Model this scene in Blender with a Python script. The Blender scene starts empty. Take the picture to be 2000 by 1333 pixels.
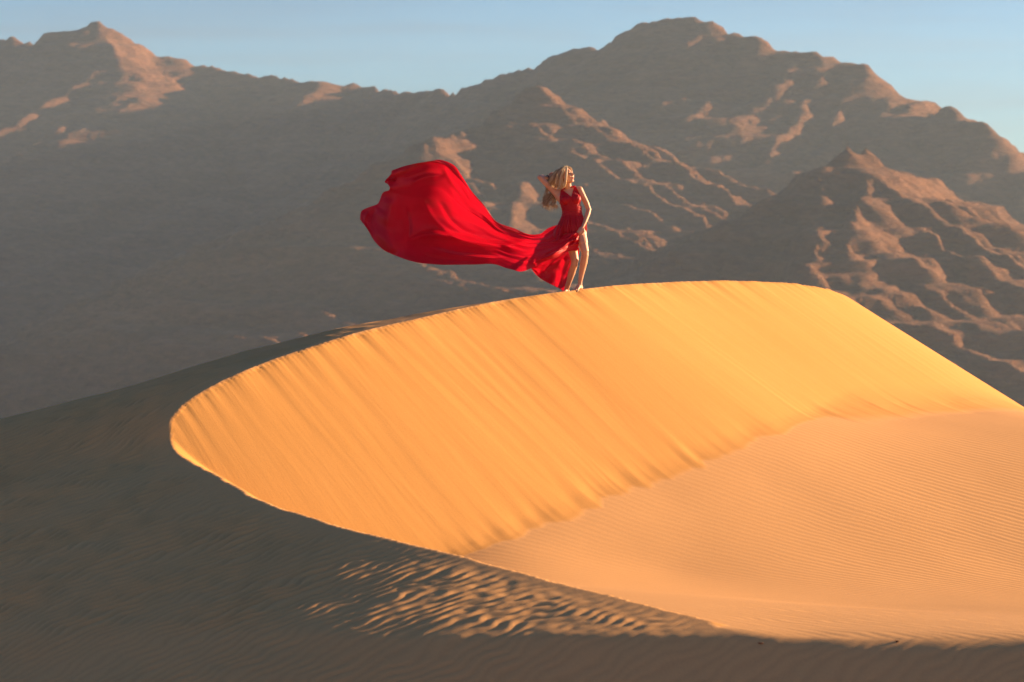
import bpy, bmesh, math, random
import numpy as np
from mathutils import Vector, Matrix

random.seed(7)
scene = bpy.context.scene
COL = scene.collection
F_PX, CX, CY = 4722.0, 1000.0, 666.5
HORIZON = 470.0
PITCH = math.atan((CY - HORIZON) / F_PX)          # camera looks slightly down

# ------------------------------------------------------------------ camera
cam_d = bpy.data.cameras.new('camera')
cam = bpy.data.objects.new('camera', cam_d)
COL.objects.link(cam)
cam.location = (0, 0, 0)
cam.rotation_euler = (math.pi / 2 - PITCH, 0, 0)
cam_d.sensor_width = 36.0
cam_d.lens = 36.0 * F_PX / 2000.0
cam_d.clip_start = 0.5
cam_d.clip_end = 40000
cam_d.dof.use_dof = True
cam_d.dof.focus_distance = 32.8
cam_d.dof.aperture_fstop = 2.5
scene.camera = cam

# ------------------------------------------------------------------ light
SUN_EL = math.radians(10.5)
SUN_PHI = math.radians(22.0)                       # behind the woman's plane, from the right
SUN_DIR = Vector((math.cos(SUN_EL) * math.cos(SUN_PHI), math.cos(SUN_EL) * math.sin(SUN_PHI), math.sin(SUN_EL)))
world = bpy.data.worlds.new('World')
scene.world = world
world.use_nodes = True
wn, wl = world.node_tree.nodes, world.node_tree.links
wn.clear()
w_out = wn.new('ShaderNodeOutputWorld')
w_bg = wn.new('ShaderNodeBackground')
w_sky = wn.new('ShaderNodeTexSky')
w_sky.sky_type = 'NISHITA'
w_sky.sun_disc = False
w_sky.sun_elevation = SUN_EL
w_sky.sun_rotation = math.radians(90) - SUN_PHI
w_sky.altitude = 300
w_sky.air_density = 1.0
w_sky.dust_density = 0.0
w_sky.ozone_density = 5.5
w_bg.inputs['Strength'].default_value = 0.044
w_tc = wn.new('ShaderNodeTexCoord')
w_map = wn.new('ShaderNodeMapping')
w_map.inputs['Scale'].default_value = (1.6, 1.6, 22.0)
w_map.inputs['Location'].default_value = (0.35, 0.0, 0.2)
w_noise = wn.new('ShaderNodeTexNoise')
w_noise.inputs['Scale'].default_value = 3.2
w_noise.inputs['Detail'].default_value = 5
w_noise.inputs['Roughness'].default_value = 0.55
w_ramp = wn.new('ShaderNodeMapRange')
w_ramp.inputs['From Min'].default_value = 0.45
w_ramp.inputs['From Max'].default_value = 0.78
w_ramp.inputs['To Max'].default_value = 0.9
w_mix = wn.new('ShaderNodeMix'); w_mix.data_type = 'RGBA'
w_bw = wn.new('ShaderNodeMix'); w_bw.data_type = 'RGBA'; w_bw.blend_type = 'MULTIPLY'
w_bw.inputs['Factor'].default_value = 1.0
w_bw.inputs['B'].default_value = (1.04, 0.80, 0.76, 1)      # thin high cloud is a little greyer than the blue behind it
wl.new(w_tc.outputs['Generated'], w_map.inputs['Vector'])
wl.new(w_map.outputs['Vector'], w_noise.inputs['Vector'])
wl.new(w_noise.outputs['Fac'], w_ramp.inputs['Value'])
wl.new(w_sky.outputs['Color'], w_bw.inputs['A'])
wl.new(w_ramp.outputs['Result'], w_mix.inputs['Factor'])
wl.new(w_sky.outputs['Color'], w_mix.inputs['A'])
wl.new(w_bw.outputs['Result'], w_mix.inputs['B'])
wl.new(w_mix.outputs['Result'], w_bg.inputs['Color'])
wl.new(w_bg.outputs['Background'], w_out.inputs['Surface'])

sun_d = bpy.data.lights.new('sun', 'SUN')
sun_d.energy = 5.0
sun_d.angle = math.radians(0.5)
sun_d.color = (1.0, 0.66, 0.36)
sun = bpy.data.objects.new('sun', sun_d)
COL.objects.link(sun)
sun.rotation_euler = SUN_DIR.to_track_quat('Z', 'Y').to_euler()
sun.location = (60, 10, 30)

vs = scene.view_settings
vs.view_transform = 'Standard'
vs.look = 'None'
vs.gamma = 1.0
vs.use_curve_mapping = False
vs.exposure = 1.85
scene.cycles.volume_bounces = 1
scene.cycles.max_bounces = 8

# ------------------------------------------------------------------ helpers
_cp, _sp = math.cos(PITCH), math.sin(PITCH)


def P(px, py, y):
    """the point at forward distance y that the camera sees at photo pixel (px, py)"""
    u = (px - CX) / F_PX
    v = -(py - CY) / F_PX
    dy = _cp + v * _sp
    dz = -_sp + v * _cp
    k = y / dy
    return np.array([u * k, y, dz * k])


def tag(o, label=None, cat=None, group=None, kind=None):
    if label: o['label'] = label
    if cat: o['category'] = cat
    if group: o['group'] = group
    if kind: o['kind'] = kind
    return o


def mesh_from(name, verts, faces, mat=None, parent=None, smooth=True):
    me = bpy.data.meshes.new(name)
    verts = np.asarray(verts, dtype=np.float32)
    if isinstance(faces, np.ndarray):
        k = faces.shape[1]
        me.vertices.add(len(verts))
        me.vertices.foreach_set('co', verts.ravel())
        me.loops.add(faces.size)
        me.loops.foreach_set('vertex_index', faces.ravel().astype(np.int32))
        me.polygons.add(len(faces))
        me.polygons.foreach_set('loop_start', np.arange(0, faces.size, k, dtype=np.int32))
        me.update(calc_edges=True)
    else:
        me.from_pydata([tuple(map(float, v)) for v in verts], [], faces)
        me.update()
    me.validate()
    if smooth:
        me.polygons.foreach_set('use_smooth', np.ones(len(me.polygons), dtype=bool))
    o = bpy.data.objects.new(name, me)
    COL.objects.link(o)
    if mat: me.materials.append(mat)
    if parent: o.parent = parent
    return o


def grid_faces(nu, nv):
    """faces of an nu x nv vertex grid, index = i*nv + j"""
    i, j = np.meshgrid(np.arange(nu - 1), np.arange(nv - 1), indexing='ij')
    a = (i * nv + j).ravel()
    return np.stack([a, a + nv, a + nv + 1, a + 1], axis=1)


_rng = np.random.RandomState(11)
_perm = _rng.permutation(512).astype(np.int64)
_perm = np.concatenate([_perm, _perm])
_ga = _rng.rand(512) * 2 * np.pi
_gx, _gy = np.cos(_ga), np.sin(_ga)


def noise2(x, y):
    x = np.asarray(x, dtype=np.float64); y = np.asarray(y, dtype=np.float64)
    xi = np.floor(x).astype(np.int64); yi = np.floor(y).astype(np.int64)
    xf, yf = x - xi, y - yi
    u = xf * xf * xf * (xf * (xf * 6 - 15) + 10)
    v = yf * yf * yf * (yf * (yf * 6 - 15) + 10)

    def g(ix, iy, fx, fy):
        h = _perm[(_perm[ix & 511] + iy) & 511]
        return _gx[h] * fx + _gy[h] * fy
    n00 = g(xi, yi, xf, yf); n10 = g(xi + 1, yi, xf - 1, yf)
    n01 = g(xi, yi + 1, xf, yf - 1); n11 = g(xi + 1, yi + 1, xf - 1, yf - 1)
    return 1.5 * ((n00 * (1 - u) + n10 * u) * (1 - v) + (n01 * (1 - u) + n11 * u) * v)


def fbm(x, y, octaves=4, gain=0.5, lac=2.03):
    s, a = 0, 1.0
    for o in range(octaves):
        s = s + a * noise2(x + 17.3 * o, y - 9.1 * o)
        x, y, a = x * lac, y * lac, a * gain
    return s


def ridged(x, y, octaves=4, gain=0.5, lac=2.1):
    s, a = 0, 1.0
    for o in range(octaves):
        s = s + a * (1 - np.abs(noise2(x + 31.7 * o, y + 5.3 * o)) * 1.6)
        x, y, a = x * lac, y * lac, a * gain
    return s


def sstep(a, b, x):
    t = np.clip((x - a) / (b - a), 0, 1)
    return t * t * (3 - 2 * t)


def smax(a, b, k):
    h = np.clip(0.5 + 0.5 * (a - b) / k, 0, 1)
    return b * (1 - h) + a * h + k * h * (1 - h)


def smin(a, b, k):
    return -smax(-a, -b, k)


class TPS:
    def __init__(self, pts, lam=1e-3):
        p = np.asarray(pts, dtype=np.float64)
        self.p = p[:, :2]
        n = len(p)
        K = self._k(self.p[:, None, :] - self.p[None])
        K += lam * np.eye(n)
        A = np.zeros((n + 3, n + 3))
        A[:n, :n] = K
        A[:n, n] = 1; A[:n, n + 1:] = self.p
        A[n, :n] = 1; A[n + 1:, :n] = self.p.T
        b = np.zeros(n + 3); b[:n] = p[:, 2]
        self.w = np.linalg.solve(A, b)

    @staticmethod
    def _k(d):
        r2 = (d ** 2).sum(-1)
        return np.where(r2 > 0, r2 * np.log(np.maximum(r2, 1e-12)) * 0.5, 0)

    def __call__(self, x, y):
        n = len(self.p)
        out = self.w[n] + self.w[n + 1] * x + self.w[n + 2] * y
        for i in range(n):
            r2 = (x - self.p[i, 0]) ** 2 + (y - self.p[i, 1]) ** 2
            out = out + self.w[i] * 0.5 * r2 * np.log(np.maximum(r2, 1e-12))
        return out


def catmull(pts, n=20):
    p = np.asarray(pts, dtype=np.float64)
    p = np.vstack([2 * p[0] - p[1], p, 2 * p[-1] - p[-2]])
    out = []
    for i in range(1, len(p) - 2):
        # centripetal-like: chord-length tangents avoid overshoot
        p0, p1, p2, p3 = p[i - 1], p[i], p[i + 1], p[i + 2]
        t = np.linspace(0, 1, n, endpoint=False)[:, None]
        d1 = np.linalg.norm(p1 - p0) + 1e-9; d2 = np.linalg.norm(p2 - p1) + 1e-9; d3 = np.linalg.norm(p3 - p2) + 1e-9
        m1 = d2 * ((p1 - p0) / d1 * d2 + (p2 - p1) / d2 * d1) / (d1 + d2)
        m2 = d2 * ((p2 - p1) / d2 * d3 + (p3 - p2) / d3 * d2) / (d2 + d3)
        out.append((2 * t ** 3 - 3 * t ** 2 + 1) * p1 + (t ** 3 - 2 * t ** 2 + t) * m1 + (-2 * t ** 3 + 3 * t ** 2) * p2 + (t ** 3 - t ** 2) * m2)
    out.append(p[-2][None])
    return np.vstack(out)


def nearest_on(poly, x, y, chunk=60000):
    """distance, index (float) of the nearest vertex of a dense polyline"""
    x = x.ravel().astype(np.float32); y = y.ravel().astype(np.float32)
    px, py = poly[:, 0].astype(np.float32), poly[:, 1].astype(np.float32)
    d = np.empty(len(x), np.float32); k = np.empty(len(x), np.int32)
    for s in range(0, len(x), chunk):
        q = (x[s:s + chunk, None] - px) ** 2 + (y[s:s + chunk, None] - py) ** 2
        i = q.argmin(1)
        k[s:s + chunk] = i
        d[s:s + chunk] = np.sqrt(q[np.arange(len(i)), i])
    # refine onto the two neighbouring segments
    best_d, best_t = d.copy(), k.astype(np.float32)
    for off in (-1, 0):
        a = np.clip(k + off, 0, len(px) - 2)
        ax, ay = px[a], py[a]
        bx, by = px[a + 1] - ax, py[a + 1] - ay
        L2 = bx * bx + by * by + 1e-12
        t = np.clip(((x - ax) * bx + (y - ay) * by) / L2, 0, 1)
        dd = np.hypot(x - ax - t * bx, y - ay - t * by)
        m = dd < best_d
        best_d[m] = dd[m]; best_t[m] = (a + t)[m]
    return best_d.astype(np.float64), best_t.astype(np.float64)


def cone_envelope(poly, x, y, ins, slope, chunk=40000):
    """sand at its angle of repose below (inside) or above (outside) a crest line: height, arc index, distance"""
    x = x.astype(np.float32); y = y.astype(np.float32)
    px, py, pz = (poly[:, i].astype(np.float32) for i in range(3))
    h = np.empty(len(x), np.float32); k = np.empty(len(x), np.float32); dist = np.empty(len(x), np.float32)
    for s in range(0, len(x), chunk):
        d = np.sqrt((x[s:s + chunk, None] - px) ** 2 + (y[s:s + chunk, None] - py) ** 2)
        sg = np.where(ins[s:s + chunk], 1, -1).astype(np.float32)
        q = sg[:, None] * pz - slope * d
        i = q.argmax(1)
        r = np.arange(len(i))
        j = np.clip(i, 1, len(px) - 2)
        q0, q1, q2 = q[r, j - 1], q[r, j], q[r, j + 1]
        den = q0 - 2 * q1 + q2
        off = np.where(np.abs(den) > 1e-7, 0.5 * (q0 - q2) / np.where(den == 0, 1, den), 0)
        off = np.clip(off, -0.5, 0.5)
        h[s:s + chunk] = sg * (q[r, i])
        k[s:s + chunk] = i + np.where(i == j, off, 0)
        dist[s:s + chunk] = d[r, i]
    return h.astype(np.float64), k.astype(np.float64), dist.astype(np.float64)


def in_poly(x, y, poly):
    x = x.ravel(); y = y.ravel()
    ins = np.zeros(len(x), bool)
    n = len(poly)
    for i in range(n):
        x1, y1 = poly[i][:2]; x2, y2 = poly[(i + 1) % n][:2]
        if y1 == y2: continue
        c = ((y1 > y) != (y2 > y)) & (x < (x2 - x1) * (y - y1) / (y2 - y1) + x1)
        ins ^= c
    return ins


# ------------------------------------------------------------------ materials
def new_mat(name):
    m = bpy.data.materials.new(name)
    m.use_nodes = True
    nt = m.node_tree
    b = nt.nodes['Principled BSDF']
    return m, nt.nodes, nt.links, b


def n_noise(N, L, scale, detail=4, rough=0.55, vec=None, dim='3D'):
    t = N.new('ShaderNodeTexNoise')
    t.inputs['Scale'].default_value = scale
    t.inputs['Detail'].default_value = detail
    t.inputs['Roughness'].default_value = rough
    if vec: L.new(vec, t.inputs['Vector'])
    return t


def n_ramp(N, L, src, stops):
    r = N.new('ShaderNodeValToRGB')
    e = r.color_ramp.elements
    e[0].position, e[0].color = stops[0][0], (*stops[0][1], 1)
    e[1].position, e[1].color = stops[-1][0], (*stops[-1][1], 1)
    for p, c in stops[1:-1]:
        k = e.new(p); k.color = (*c, 1)
    L.new(src, r.inputs['Fac'])
    return r


def sand_material():
    m, N, L, b = new_mat('sand')
    geo = N.new('ShaderNodeNewGeometry')
    a = N.new('ShaderNodeAttribute'); a.attribute_name = 'slipface'
    big = n_noise(N, L, 0.35, 5, 0.6, geo.outputs['Position'])
    fine = n_noise(N, L, 90, 3, 0.7, geo.outputs['Position'])
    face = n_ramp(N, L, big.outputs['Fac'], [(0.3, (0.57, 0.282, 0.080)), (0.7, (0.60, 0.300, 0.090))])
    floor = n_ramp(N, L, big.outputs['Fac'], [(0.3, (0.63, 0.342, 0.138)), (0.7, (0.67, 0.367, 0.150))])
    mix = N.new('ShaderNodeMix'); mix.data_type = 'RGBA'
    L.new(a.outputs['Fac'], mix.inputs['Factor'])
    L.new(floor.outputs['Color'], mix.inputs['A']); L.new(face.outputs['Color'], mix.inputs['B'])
    grain = n_ramp(N, L, fine.outputs['Fac'], [(0.3, (0.9, 0.9, 0.9)), (0.7, (1.08, 1.08, 1.08))])
    mul = N.new('ShaderNodeMix'); mul.data_type = 'RGBA'; mul.blend_type = 'MULTIPLY'
    mul.inputs['Factor'].default_value = 1
    L.new(mix.outputs['Result'], mul.inputs['A']); L.new(grain.outputs['Color'], mul.inputs['B'])
    # paler, coarser grains on ripple crests; tint also puts ripple shading into the colour
    ra = N.new('ShaderNodeAttribute'); ra.attribute_name = 'ripple'
    rr = N.new('ShaderNodeMapRange')
    rr.inputs['From Min'].default_value = -1; rr.inputs['From Max'].default_value = 1
    rr.inputs['To Min'].default_value = 0.96; rr.inputs['To Max'].default_value = 1.04
    L.new(ra.outputs['Fac'], rr.inputs['Value'])
    mul2 = N.new('ShaderNodeVectorMath'); mul2.operation = 'SCALE'
    L.new(mul.outputs['Result'], mul2.inputs[0]); L.new(rr.outputs['Result'], mul2.inputs['Scale'])
    L.new(mul2.outputs['Vector'], b.inputs['Base Color'])
    b.inputs['Roughness'].default_value = 0.9
    b.inputs['Specular IOR Level'].default_value = 0.1
    bump = N.new('ShaderNodeBump'); bump.inputs['Strength'].default_value = 0.25; bump.inputs['Distance'].default_value = 0.004
    bn = n_noise(N, L, 40, 4, 0.7, geo.outputs['Position'])
    L.new(bn.outputs['Fac'], bump.inputs['Height'])
    # fine grain tracks running down the slip face
    fa = N.new('ShaderNodeAttribute'); fa.attribute_name = 'fall_line'
    fm = N.new('ShaderNodeMapping'); fm.inputs['Scale'].default_value = (6.0, 0.6, 1.0)
    L.new(fa.outputs['Vector'], fm.inputs['Vector'])
    fn = n_noise(N, L, 1.0, 5, 0.68, fm.outputs['Vector'])
    fh = N.new('ShaderNodeMath'); fh.operation = 'MULTIPLY'
    L.new(fn.outputs['Fac'], fh.inputs[0]); L.new(a.outputs['Fac'], fh.inputs[1])
    b2 = N.new('ShaderNodeBump'); b2.inputs['Strength'].default_value = 0.5; b2.inputs['Distance'].default_value = 0.0085
    L.new(fh.outputs['Value'], b2.inputs['Height']); L.new(bump.outputs['Normal'], b2.inputs['Normal'])
    L.new(b2.outputs['Normal'], b.inputs['Normal'])
    return m


MAT_SAND = sand_material()

# ------------------------------------------------------------------ the dune
# crest line: photo pixel + distance, from the near horn round the nose and along to the far end
def py_plane(px, py, gx=0.18, gy=0.20):
    """the point where the sight line of a pixel meets the windward slope, a plane through the dune's nose"""
    r = P(px, py, 1.0)
    n = P(328, 858, 25.9)
    yy = np.linspace(12, 32, 4001)
    xx = r[0] * yy
    ramp = 0.5 * ((xx + 0.95) + np.sqrt((xx + 0.95) ** 2 + 0.6))
    f = n[2] + gx * (xx - n[0]) + gy * (yy - n[1]) - 0.155 * ramp - 0.05 * 0.5 * ((-3.6 - xx) + np.sqrt((-3.6 - xx) ** 2 + 0.3)) - r[2] * yy
    return float(np.interp(0, f, yy))


crest_px = [(px, py, py_plane(px, py)) for px, py in ((1400, 1215), (1250, 1177), (1100, 1140), (960, 1102), (860, 1075), (700, 1040), (600, 1008), (500, 975), (420, 925))]
crest_px += [(360, 893, 25.3), (328, 858, 25.9), (328, 828, 26.15), (352, 795, 26.5), (420, 752, 27.1),
             (520, 708, 27.9), (610, 677, 28.6), (700, 650, 29.3), (840, 617, 30.5), (980, 587, 31.65), (1120, 567, 32.8), (1290, 552, 35.0),
             (1430, 548, 36.9), (1540, 552, 38.6), (1600, 560, 39.8), (1640, 571, 40.8)]
crest3 = [P(*c) for c in crest_px]
last = crest3[-1]
crest3 += [last + np.array([0.30, 1.5, -0.12]), last + np.array([0.40, 4.0, -0.7]), last + np.array([0.2, 9.0, -2.3]), last + np.array([0.0, 28.0, -7.0])]
CREST = catmull(crest3, 20)


def _smooth_curve(c, sigma):
    """gaussian smoothing along the arc, ends kept"""
    ln = np.concatenate([[0], np.cumsum(np.linalg.norm(np.diff(c[:, :2], axis=0), axis=1))])
    u = np.linspace(0, ln[-1], 620)
    q = np.stack([np.interp(u, ln, c[:, i]) for i in range(3)], 1)
    tight = np.exp(-((u - np.interp(11 * 20, np.arange(len(c)), ln)) / 1.2) ** 2)
    out = q.copy()
    for i in range(len(u)):
        sg = sigma * (1 - 0.72 * tight[i]) * min(1, 0.15 + u[i] / 1.5)
        w = np.exp(-0.5 * ((u - u[i]) / sg) ** 2)
        out[i] = (w[:, None] * q).sum(0) / w.sum()
    return out


CREST = _smooth_curve(CREST, 0.55)
CREST_LEN = np.concatenate([[0], np.cumsum(np.linalg.norm(np.diff(CREST, axis=0), axis=1))])

B_ctrl = [P(*c) for c in crest_px[::1]]
B_ctrl += crest3[-4:-1]
B_ctrl += [P(0, 823, 29.0), P(-300, 890, 28.5), P(200, 770, 30.3), P(400, 715, 32.0), P(600, 661, 32.6), P(800, 621, 32.6)]
for q in ((-300, 1010), (0, 1000), (150, 930), (200, 870), (200, 1120), (0, 1200), (-300, 1200), (450, 1100), (650, 1180), (250, 1250), (0, 1333), (-300, 1333),
          (500, 1333), (1000, 1333), (1500, 1333), (2000, 1333), (2300, 1333), (1000, 1250), (1500, 1250), (2000, 1250)):
    B_ctrl.append(P(*q, py_plane(*q)))
# the back of the dune falls away behind the crest
B_ctrl += [(3.0, 41, -2.6), (0.0, 40, -3.0), (-4, 40, -3.4), (-8, 38, -4.2), (9, 44, -4.4), (5, 47, -4.6), (-12, 30, -4.6), (-12, 20, -4.6)]
B = TPS(B_ctrl, 2e-3)

_crest_poly = [tuple(c[:2]) for c in CREST[::5]] + [(30, 80), (60, 30), (40, 5), (2.2, 14.0)]
REPOSE = math.tan(math.radians(32.0))


def on_slip_face(px, py):
    """the point of the slip face seen at a pixel"""
    yy = np.linspace(18, 44, 2601)
    r = P(px, py, 1.0)
    ins = in_poly(r[0] * yy, yy, _crest_poly)
    e, _, _ = cone_envelope(CREST, r[0] * yy, yy, ins, REPOSE)
    f = r[2] * yy - e
    k = np.where(ins[1:] & (f[1:] < 0) & (f[:-1] >= 0))[0][0]
    return r * yy[k]


F_ctrl = [on_slip_face(*q) for q in ((870, 1068), (940, 1040), (1030, 1003), (1120, 975), (1200, 946), (1300, 905), (1400, 868), (1480, 838), (1560, 812), (1640, 806), (1700, 806), (1850, 803), (1985, 800))]
_t0 = F_ctrl[0]


def on_floor(px, py, gx=-0.18, gy=0.26):
    """where a sight line meets the inclined basin floor"""
    r = P(px, py, 1.0)
    y = (_t0[2] - gx * _t0[0] - gy * _t0[1]) / (r[2] - gx * r[0] - gy)
    return r * y


F_ctrl += [on_floor(*q) for q in ((2000, 900), (2000, 1000), (1700, 900), (1700, 1000), (1850, 950), (1700, 1090), (2000, 1110), (1500, 950), (1400, 1050), (1300, 980), (1200, 1040), (1150, 1090), (1300, 1120), (2400, 1050), (2400, 900), (1050, 1060))]
F_ctrl += [on_slip_face(790, 1045) - np.array([0, 0, 0.35]), on_slip_face(700, 1010) - np.array([0, 0, 0.5])]
F_ctrl += [P(1400, 1160, 24.6), P(1550, 1170, 24.3), P(1700, 1190, 23.4), P(2000, 1200, 23.2), P(2300, 1200, 23.6)]
F_ctrl += [P(q, 1240, py_plane(q, 1240)) for q in (1450, 1600, 1800, 2000, 2300)] + [P(1400, 1214, py_plane(1400, 1214) + 0.05), P(1340, 1199, py_plane(1340, 1199) + 0.3), P(1270, 1181, py_plane(1270, 1181) + 0.8), P(1190, 1160, py_plane(1190, 1160) + 1.5), P(1100, 1138, py_plane(1100, 1138) + 2.6), P(1500, 1223, py_plane(1500, 1223) + 0.6)]
F_ctrl += [P(1300, 1300, 16.4), P(1700, 1320, 15.6), P(2000, 1330, 15.3), P(2400, 1330, 15.3), (10, 46, -4.6), (15, 36, -5.6)]
FL = TPS(F_ctrl, 2.0)

def base_terrain(x, y):
    z = -1.9 - 0.085 * np.clip(y, 0, 60) - 0.12 * np.clip(y - 60, 0, 2300)
    z = z + 0.03 * np.clip(-y, 0, 400)
    return z + 1.2 * fbm(x / 45.0, y / 45.0, 3) * sstep(25, 90, np.hypot(x, y - 20))


_brow = np.array([P(px, 1241 + 5 * math.sin(px * 0.009) - 6e-5 * max(0, 1000 - px) ** 2, py_plane(px, 1241))[:2] for px in range(-1500, 4001, 100)])


def brow_drop(x, y):
    """the slope breaks along a low brow and falls away more steeply below it"""
    e = np.interp(x, _brow[:, 0], _brow[:, 1]) - y
    return (0.05 + 0.29 * sstep(-2.6, 0.6, x)) * 0.5 * (e + np.sqrt(e * e + 0.004))


def dune_height(x, y):
    shp = x.shape
    xr, yr = x.ravel(), y.ravel()
    poly = [tuple(c[:2]) for c in CREST[::5]] + [(30, 80), (60, 30), (40, 5), (2.2, 14.0)]
    ins = in_poly(xr, yr, poly)
    env, t, d = cone_envelope(CREST, xr, yr, ins, REPOSE)
    cs = np.interp(t, np.arange(len(CREST)), CREST_LEN)
    # avalanche tracks: relief that follows the fall line, plus lobes at the toe
    dd = np.clip(d, 0, 8)
    wob = cs + 0.05 * noise2(cs * 0.9, dd * 0.7)
    patchy = np.clip(0.55 + 0.9 * noise2(wob * 0.45 + 5, dd * 0.35 + 20), 0.05, 1.3)
    tr = 0.0030 * noise2(wob * 0.9, dd * 0.10 + 3) + 0.0026 * noise2(wob * 2.3 + 40, dd * 0.2) + patchy * (0.0036 * noise2(wob * 5.1, dd * 0.3 + 8) + 0.0016 * noise2(wob * 11, dd * 0.45))
    slump = noise2(wob * 1.6 + 60, dd * 0.25 + 9)
    tr = tr - 0.003 * np.clip(slump - 0.25, 0, 0.25) * 4 * sstep(0.2, 0.7, dd)
    edge = 0.022 * (noise2(cs * 2.2, 0 * cs + 4.4) + 0.6 * noise2(cs * 6.0, 0 * cs + 7.4)) * np.exp(-d / 0.35)
    nose = np.exp(-((cs - CREST_LEN[np.argmin(CREST[:, 0])]) / 1.6) ** 2)
    edge = edge * (1 - 0.7 * nose) + nose * 0.007 * noise2(cs * 8.0, 0 * cs + 2.2) * np.exp(-d / 0.5)
    tr = tr * (1 - 0.65 * nose)
    on = sstep(0.0, 0.3, d)
    S = env + np.where(ins, tr * (0.35 + 0.65 * on), 0) + edge
    # profile eases out toward the toe
    fl = FL(xr, yr)
    lobes = 0.03 * noise2(cs * 1.4 + 2, 0 * cs + 1.5) + 0.02 * noise2(cs * 3.5, 0 * cs + 5.5) + 0.01 * noise2(cs * 8, 0 * cs + 9.5)
    lobes = lobes * sstep(0.8, 2.0, d) * ins * np.exp(-np.clip(S - fl, 0, 5) / 0.07)
    kt = 0.05 + 0.22 * sstep(4.0, 5.2, xr - 0.03 * (yr - 34))
    inner = smax(S + lobes, fl, kt)
    bb = B(xr, yr) - brow_drop(xr, yr)
    z = smin(bb, inner, 0.010 + 0.12 * sstep(0.2, 1.9, xr) * sstep(0.15, 0.9, d) * (1 - sstep(23, 26, yr)))
    is_face = ins * sstep(-0.9 * kt, -0.35 * kt, S + lobes - fl) * sstep(-0.02, 0.03, bb - inner)
    is_floor = ins * sstep(0.35 * kt, 0.9 * kt, fl - S - lobes) * sstep(-0.03, 0.03, bb - inner)
    is_back = np.clip(1 - is_face - is_floor, 0, 1)
    # wind ripples -----------------------------------------------------
    w1 = 0.30 * fbm(xr * 0.55, yr * 0.55, 2) + 0.10 * noise2(xr * 2.2, yr * 2.2)
    w2 = 0.5 * noise2(xr * 1.5 + 20, yr * 1.5) + 0.45 * noise2(xr * 3.7, yr * 3.7 + 30)
    lam_b = 0.118
    ph = 2 * np.pi * ((-0.62 * xr + 0.785 * yr) / lam_b + 1.5 * w1 + 1.3 * w2)
    rb = np.sin(ph) + 0.28 * np.sin(2 * ph + 0.9)
    below = sstep(0.05, -0.25, np.interp(xr, _brow[:, 0], _brow[:, 1]) - yr)
    amp_b = (0.0085 + 0.0045 * sstep(-1.0, -2.5, xr)) * (0.2 + 0.35 * sstep(1.2, -0.5, xr) + (0.8 - 0.35 * sstep(1.2, -0.5, xr)) * below) * (0.75 + 0.6 * noise2(xr * 1.1, yr * 1.1 + 12))
    rough = 0.0065 * noise2(xr * 9, yr * 9) * np.exp(-(((xr - 0.3) / 2.0) ** 2 + ((yr - 20.2) / 1.6) ** 2))
    lam_f = 0.125
    turn = sstep(23.5, 18.0, yr)
    phf = 2 * np.pi * ((0.30 * xr + 0.954 * yr + 0.62 * xr * turn) / lam_f + 1.6 * w1 + (0.35 + 0.5 * turn) * w2)
    rf = np.sin(phf) + 0.25 * np.sin(2 * phf + 0.9)
    ix = xr / np.maximum(yr, 1)
    amp_f = 0.0019 * sstep(0.06, 0.19, ix + 0.010 * noise2(xr * 0.8, yr * 0.8) + 0.06 * sstep(23.5, 20, yr)) * (1 - 0.55 * turn) + 0.0008
    fade = sstep(0.0, 0.45, d)
    rip = is_back * (amp_b * rb + rough) * (0.04 + 0.96 * fade) + is_floor * amp_f * rf
    rip = rip * (yr > 12) * (yr < 45)
    und = 0.02 * fbm(xr * 0.6, yr * 0.6 + 3, 3) * (is_back + 0.12 * is_floor)
    z = z + rip + und * (0.05 + 0.95 * fade)
    # into the surrounding terrain
    base = base_terrain(xr, yr)
    far = np.maximum(np.maximum(sstep(9, 20, -xr), sstep(11, 18, xr)), np.maximum(sstep(46, 60, yr), sstep(16.3, 10, yr)))
    z = z * (1 - far) + base * far
    face = np.clip(is_face, 0, 1) * (1 - far)
    crest = (is_back * rb * fade + 0.4 * is_floor * rf * amp_f / 0.0019) * (yr > 12) * (yr < 45)
    return z.reshape(shp), face.reshape(shp), crest.reshape(shp), np.stack([cs, dd, 0 * cs], -1)


def axis(core, lo, hi, growth=1.09):
    a = list(core)
    s = core[1] - core[0]
    left = []
    v = core[0]
    while v > lo:
        s = min(s * growth, 600); v -= s; left.append(v)
    s = core[-1] - core[-2]
    right = []
    v = core[-1]
    while v < hi:
        s = min(s * growth, 600); v += s; right.append(v)
    return np.array(left[::-1] + a + right)


STEP = 0.001
ys = axis(16.6 * np.exp(np.arange(0, math.log(39.5 / 16.6), STEP)), -120, 120)
xs = axis(np.arange(-7.6, 9.8, 0.028), -120, 120)
GX, GY = np.meshgrid(xs, ys, indexing='ij')
GZ, GF, GC, GA = dune_height(GX, GY)
edge_fade = np.maximum(sstep(95, 118, np.abs(GX)), sstep(95, 118, np.abs(GY)))
GZ = GZ - edge_fade * 2.0
dune = mesh_from('sand_dune', np.stack([GX, GY, GZ], -1).reshape(-1, 3), grid_faces(len(xs), len(ys)), MAT_SAND)
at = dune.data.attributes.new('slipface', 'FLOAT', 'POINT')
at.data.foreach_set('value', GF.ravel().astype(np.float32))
at = dune.data.attributes.new('ripple', 'FLOAT', 'POINT')
at.data.foreach_set('value', GC.ravel().astype(np.float32))
at = dune.data.attributes.new('fall_line', 'FLOAT_VECTOR', 'POINT')
at.data.foreach_set('vector', GA.ravel().astype(np.float32))
tag(dune, 'curved orange sand dune with a sharp crest and streaked slip face', 'sand dune', kind='structure')

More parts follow.
